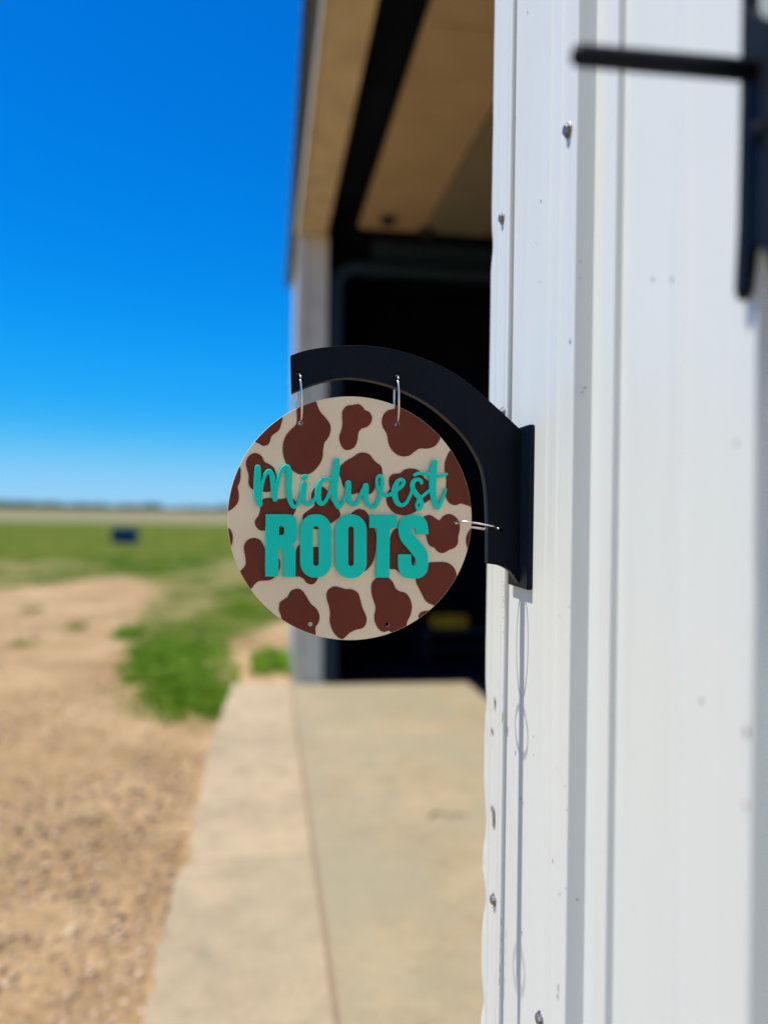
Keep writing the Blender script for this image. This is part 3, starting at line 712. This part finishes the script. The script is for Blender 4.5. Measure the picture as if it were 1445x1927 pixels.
# brush-script word: strokes (x, y, width) in zoomed pixels, united into one outline by a distance field
SA = lambda p: [(400+x/5.558, 720+y/5.558, w_/5.558) for x, y, w_ in p]
SB = lambda p: [(640+x/5.558, 720+y/5.558, w_/5.558) for x, y, w_ in p]
strokes = [
 SA([(474, 890, 62), (472, 970, 70), (468, 1080, 74), (474, 1180, 76), (495, 1268, 62)]),
 SA([(500, 1200, 40), (512, 1110, 36), (532, 1015, 38), (558, 955, 42), (590, 926, 46), (618, 960, 54), (632, 1030, 60), (640, 1120, 62), (655, 1218, 54)]),
 SA([(660, 1190, 38), (682, 1070, 36), (705, 975, 40), (738, 905, 46), (778, 882, 52), (800, 925, 62), (802, 1010, 66), (798, 1110, 66), (806, 1200, 62), (830, 1275, 48), (860, 1300, 40), (892, 1270, 36), (918, 1205, 34), (940, 1130, 32)]),
 SA([(960, 1068, 68), (954, 1110, 68), (948, 1180, 60), (958, 1240, 50), (990, 1272, 42), (1030, 1266, 38), (1062, 1225, 36), (1090, 1170, 34)]),
 SA([(962, 990, 58), (974, 990, 58)]),
 SA([(1235, 1015, 34), (1190, 1008, 38), (1150, 1022, 44), (1120, 1065, 54), (1105, 1130, 64), (1103, 1195, 66), (1118, 1248, 56), (1145, 1268, 44), (1180, 1240, 38), (1212, 1180, 38), (1245, 1100, 38)]),
 SA([(1300, 815, 60), (1296, 880, 74), (1284, 980, 78), (1274, 1080, 76), (1274, 1170, 68), (1288, 1245, 56), (1316, 1300, 46), (1345, 1288, 38), (1370, 1240, 36), (1395, 1170, 34), (1412, 1130, 30)]),
 SB([(85, 1052, 64), (84, 1110, 66), (86, 1180, 60), (105, 1245, 50), (140, 1276, 42), (172, 1268, 38), (200, 1225, 36), (220, 1160, 34), (240, 1110, 30)]),
 SB([(268, 1082, 64), (266, 1140, 66), (270, 1210, 58), (292, 1272, 48), (335, 1302, 42), (375, 1288, 42), (402, 1235, 42), (420, 1160, 44), (434, 1090, 44), (440, 1025, 42), (430, 985, 36), (410, 972, 32), (388, 1000, 32), (384, 1050, 34), (398, 1110, 38), (432, 1158, 38), (480, 1180, 36), (530, 1168, 38), (585, 1130, 40), (640, 1085, 42), (664, 1045, 40), (655, 1020, 38), (628, 1018, 42), (596, 1045, 50), (574, 1100, 62), (568, 1160, 66), (582, 1225, 58), (610, 1268, 48), (650, 1282, 42), (692, 1255, 36), (725, 1195, 34), (750, 1130, 32), (768, 1085, 32)]),
 SB([(850, 1048, 34), (842, 1022, 36), (806, 1012, 40), (772, 1030, 46), (754, 1070, 50), (762, 1115, 52), (792, 1160, 54), (824, 1200, 54), (846, 1245, 50), (850, 1290, 44), (826, 1324, 36), (800, 1300, 32), (806, 1255, 32), (838, 1205, 34), (885, 1168, 34), (935, 1125, 34)]),
 SB([(990, 832, 58), (978, 890, 74), (970, 960, 78), (966, 1040, 78), (968, 1120, 74), (978, 1200, 66), (998, 1268, 56), (1022, 1310, 42), (1048, 1265, 38), (1078, 1195, 36), (1102, 1118, 30)]),
 SB([(778, 968, 32), (808, 952, 34), (870, 950, 34), (950, 966, 36), (1040, 976, 34), (1112, 958, 30)]),
]
S4 = 4.0; x0, y0 = 470.0, 850.0; W_, H_ = int(385*S4), int(120*S4)
sdf = np.full((H_, W_), 1e3, np.float32)
for st in strokes:
    pts = cm(st, False, 10)
    for a, b in zip(pts[:-1], pts[1:]):
        ax, ay, ar = (a[0]-x0)*S4, (a[1]-y0)*S4, a[2]*S4/2; bx_, by_, br = (b[0]-x0)*S4, (b[1]-y0)*S4, b[2]*S4/2
        m_ = max(ar, br)+6
        i0, i1 = max(int(min(ax, bx_)-m_), 0), min(int(max(ax, bx_)+m_)+1, W_); j0, j1 = max(int(min(ay, by_)-m_), 0), min(int(max(ay, by_)+m_)+1, H_)
        gx, gy = np.meshgrid(np.arange(i0, i1), np.arange(j0, j1))
        dx, dy = bx_-ax, by_-ay; L2_ = dx*dx+dy*dy+1e-9
        t = np.clip(((gx-ax)*dx+(gy-ay)*dy)/L2_, 0, 1)
        dd_ = np.hypot(gx-ax-t*dx, gy-ay-t*dy)-(ar+(br-ar)*t)
        sdf[j0:j1, i0:i1] = np.minimum(sdf[j0:j1, i0:i1], dd_)
sdf = np.clip(sdf, -8, 8)
for _ in range(6):   # soften sharp inner corners
    sdf[1:-1, 1:-1] = (sdf[1:-1, 1:-1]*4+sdf[:-2, 1:-1]+sdf[2:, 1:-1]+sdf[1:-1, :-2]+sdf[1:-1, 2:])/8
def contours(f):
    s_ = f < 0; c = (s_[:-1, :-1]*1+s_[:-1, 1:]*2+s_[1:, 1:]*4+s_[1:, :-1]*8)
    nxt = {}
    def ep(e, j, i):
        if e == 0: a, b = f[j, i], f[j, i+1]; return ('h', j, i), (i+a/(a-b), j)
        if e == 1: a, b = f[j, i+1], f[j+1, i+1]; return ('v', j, i+1), (i+1, j+a/(a-b))
        if e == 2: a, b = f[j+1, i], f[j+1, i+1]; return ('h', j+1, i), (i+a/(a-b), j+1)
        a, b = f[j, i], f[j+1, i]; return ('v', j, i), (i, j+a/(a-b))
    T = {1: [(3, 0)], 2: [(0, 1)], 3: [(3, 1)], 4: [(1, 2)], 5: [(3, 0), (1, 2)], 6: [(0, 2)], 7: [(3, 2)], 8: [(2, 3)], 9: [(2, 0)], 10: [(0, 1), (2, 3)], 11: [(2, 1)], 12: [(1, 3)], 13: [(1, 0)], 14: [(0, 3)]}
    pos = {}
    for j, i in zip(*np.nonzero((c > 0) & (c < 15))):
        for a, b in T[int(c[j, i])]:
            ka, pa_ = ep(a, j, i); kb, pb_ = ep(b, j, i); pos[ka] = pa_; pos[kb] = pb_; nxt[ka] = kb
    out = []
    while nxt:
        k0 = next(iter(nxt)); k = k0; lp = []
        while k in nxt:
            lp.append(pos[k]); k = nxt.pop(k)
        if len(lp) > 20: out.append(lp)
    return out
loops = []
for lp in contours(sdf):
    a = np.array(lp, float); a = (np.roll(a, 1, 0)+a+np.roll(a, -1, 0))/3
    a = a[::3]; loops.append([(x0+p[0]/S4, y0+p[1]/S4) for p in a])
plate('script_word', loops, YL-.0002, LT, 1.1, M['teal'], sign)

# ------------------------------------------------------------------ BRACKET
br = empty('sign_bracket', (D-.006, YS, 1.5), 'black curved bracket screwed to the white wall, holding the round sign', 'bracket')
outer = cm([(547, 669), (568, 661.5), (592, 656), (615, 653), (639, 651), (682, 650), (729, 655), (783, 669), (826, 687), (865, 708.5), (901, 737), (945, 776.5), (981, 810)], False, 6)
bot = cm([(979, 1106), (976, 1098), (970, 1088), (962, 1077), (952, 1069.5), (940, 1064.5), (930, 1062.5), (919, 1061)], False, 5)
inner = cm([(918.5, 1061), (918.5, 1000), (917, 944), (913, 904), (903, 868), (878, 826), (847, 793), (803, 758), (745, 729), (694, 715), (643, 711), (592, 722), (549, 739)], False, 6)
arm = drop([tuple(p) for p in outer]+[tuple(p) for p in bot]+[tuple(p) for p in inner])
AH = [(562, 702), (747.5, 705), (942, 997)]
plate('arm', [arm]+[circ(x, y, 3.6, 20) for x, y in AH[:2]]+[circ(AH[2][0], AH[2][1], 3.0, 20)], YS, .0140, .7, M['black'], br)
pt, pb = onX(981, 803.5, D-.006).z, onX(981, 1107, D-.006).z
mb = MB(); mb.box(D-.0062, D-.0002, .765, .829, pb, pt, .0007); mb.build('mounting_plate', M['black'], br)
for zc in (pt-.018, pb+.022):
    mb = MB(); mb.tube([(D-.0060, .818, zc), (D-.0085, .818, zc), (D-.0092, .818, zc)], [.0045, .0045, .003], 16); mb.build('screw', M['screw'], br)

# ------------------------------------------------------------------ RINGS
def ring(h0, h1, label, tilt=0.0, r=.00105, squash=1.0):
    a = onY(h0[0], h0[1], YS); b = onY(h1[0], h1[1], YS)
    a.y = YS+.007; b.y = YD+.002
    c = (a+b)/2; u = (b-a); Rr = u.length/2*1.03; u.normalize()
    v = Vector((math.sin(tilt), -math.cos(tilt), 0)) if abs(u.z) > .7 else Vector((0, -1, math.sin(tilt)))
    v = (v-u*u.dot(v)).normalized()
    # split ring: the ends meet with a hair's gap
    n_ = u.cross(v); pts = []
    for k in range(80):
        t = 2*PI*.985*k/79+2.4
        pts.append(c+u*Rr*math.cos(t)+v*Rr*squash*math.sin(t)+n_*(k/79-.5)*.0008)
    mb = MB(); mb.tube(pts, r, 10)
    o = bpy.data.objects.new('split_ring', None)
    e = mb.build('split_ring', M['ring'], None, True)
    bpy.data.objects.remove(o)
    return tag(e, label, 'ring', 'steel split rings holding the sign on the bracket')
ring(AH[0], holes[0], 'silver ring nearest the free end of the black arm, at top left of sign', .10, squash=.72)
ring(AH[1], holes[1], 'silver ring under the middle of the black arch, at top of sign', -.04, squash=.78)
ring(AH[2], holes[2], 'silver ring lying sideways between right edge of sign and the bracket upright', .10, squash=.75)

# ------------------------------------------------------------------ WALL HOOK close to the camera
hk = empty('wall_hook', (D-.02, .372, 1.7), 'black iron hanger with a straight arm on the white wall, blurred at top right', 'hanger')
XH = D-.0175
def wallp(px, py): p = onX(px, py, XH-.006); return (p.y, p.z)
ol = [(1398, -240), (1394, 60), (1391, 250), (1387, 430), (1381, 545), (1386, 566), (1396, 548), (1403, 500), (1407, 472), (1416, 462), (1428, 462), (1440, 476), (1452, 510), (1480, 560), (1520, 560), (1520, 60), (1475, 36), (1440, 38), (1415, 30), (1407, 12), (1406, -60), (1406, -240)]
import bmesh
bm = bmesh.new(); vv = [bm.verts.new((XH-.006, *wallp(x, y))) for x, y in ol]; f = bm.faces.new(vv)
ex = bmesh.ops.extrude_face_region(bm, geom=[f]); vs_ = [e for e in ex['geom'] if isinstance(e, bmesh.types.BMVert)]
bmesh.ops.translate(bm, verts=vs_, vec=(.006, 0, 0)); bmesh.ops.recalc_face_normals(bm, faces=bm.faces)
bmesh.ops.triangulate(bm, faces=[f_ for f_ in bm.faces if len(f_.verts) > 4])
me = bpy.data.meshes.new('back_strap'); bm.to_mesh(me); bm.free(); link('back_strap', me, M['hook'], hk)
tip = onY(1086, 104, .372); base = Vector((XH-.004, .372, tip.z+.002))
mb = MB(); dv = (tip-base)
mb.tube([base, base+dv*.5, tip-dv.normalized()*.002, tip, tip+dv.normalized()*.0025, tip+dv.normalized()*.0035], [.0058, .0057, .0056, .0053, .0036, .001], 16)
mb.build('arm', M['hook'], hk, True)
mb = MB(); zc = wallp(1425, 250)
mb.tube([(XH-.0055, zc[0], zc[1]), (XH-.009, zc[0], zc[1]), (XH-.010, zc[0], zc[1])], [.005, .005, .003], 14); mb.build('screw', M['hook'], hk)

# ------------------------------------------------------------------ wear: paint chips and scuffs on the wall and trim, a crack in the floor
chipm = simple('bare_rusty_steel', (.07, .06, .055), .7, .2, var=.5, vs_=300)
def patch(mb, c, u, v, wu, wv, n=9):
    ph = random.uniform(0, 6); pts_ = []
    for k in range(n):
        a = 2*PI*k/n; rr = .55+.45*random.random()
        pts_.append(c+u*(wu*math.cos(a)*rr)+v*(wv*math.sin(a)*rr))
    mb.add([c]+pts_, [(0, k+1, (k+1) % n+1) for k in range(n)])
EY, EZ, EX = Vector((0, 1, 0)), Vector((0, 0, 1)), Vector((1, 0, 0))
mb = MB()
for px, py, h, hp in [(947, y, .0056, random.uniform(2, 7)) for y in (1095, 1103, 1112, 1124, 1131, 1143, 1152, 1163, 1178, 1190)]+[(946, 1310, .0056, 4), (945, 1345, .0056, 9), (945, 1352, .0056, 5),
        (943, 1735, .0056, 10), (942, 1765, .0056, 14), (941, 1790, .0056, 10), (940, 1822, .0056, 13), (939, 1846, .0056, 16), (1003, 1386, .0004, 3), (1003, 1420, .0004, 2), (969, 1416, .0004, 7), (979, 1503, .0004, 4), (983, 1510, .0004, 2),
        (1015, 1506, .0004, 3), (1010, 1516, .0004, 1.5), (1017, 378, .0004, 3), (1008, 458, .0004, 3), (1015, 530, .0004, 2.5), (981, 1755, .0004, 4), (1049, 1858, .017, 8), (1048, 1874, .017, 6), (1039, 1620, .0004, 3),
        (1052, 1682, .017, 3), (992, 23, .0004, 3), (970, 222, .0004, 2), (1033, 125, .0004, 3), (1227, 525, .0004, 4), (1263, 526, .0004, 6), (1318, 1318, .0004, 5), (1403, 1375, .017, 9)]:
    c = onX(px, py, D-h-.0003); patch(mb, c, EY, EZ, .0011*random.uniform(.6, 1.3), hp*.82/1447*random.uniform(.8, 1.1))
for px, py, wx, wz, sl_ in ((1091, 492, 1.2, 5, .6), (1092, 523, 1, 2, 0), (1096, 738, 3, 2, .5), (1100, 730, 1.5, 3, 0), (1066, 1524, 1.3, 1.6, 0), (1064, 1672, 1.5, 1.5, 0), (1086, 1693, 2, 2, 0), (1071, 1142, 1.2, 2, 0)):
    c = onY(px, py, .6240); u = (EX+EZ*sl_).normalized(); v = (EZ+EX*sl_).normalized()
    patch(mb, c, u, v, wx*.66/1447, wz*.66/1447)
mb.build('paint_chips', chipm, bld)['kind'] = 'stuff'
mb = MB()
for px, py, w_, h_ in ((927, 1538, .006, .014), (925, 1375, .004, .005), (930, 1322, .003, .010), (945, 1350, .002, .010), (924, 1520, .003, .006)):
    c = onX(px, py, D-.0068); patch(mb, c, EY, EZ, w_, h_, 11)
mb.build('dirt_smudges', simple('brown_dirt', (.26, .22, .17), .9, var=.5, vs_=260), bld)['kind'] = 'stuff'
mb = MB(); pc = [(808, 1541), (822, 1527), (836, 1533), (850, 1537), (866, 1531), (877, 1535)]
for (xa, ya), (xb, yb) in zip(pc[:-1], pc[1:]):
    a, b = onZ(xa, ya, .0015), onZ(xb, yb, .0015); n_ = (b-a).cross(EZ).normalized()*.014*random.uniform(.5, 1.2)
    mb.add([a-n_*.5, b-n_, b+n_, a+n_*.5], [(0, 1, 2, 3)])
o = mb.build('crack', simple('crack_dirt', (.12, .095, .065), .95), bpy.data.objects['floor'])
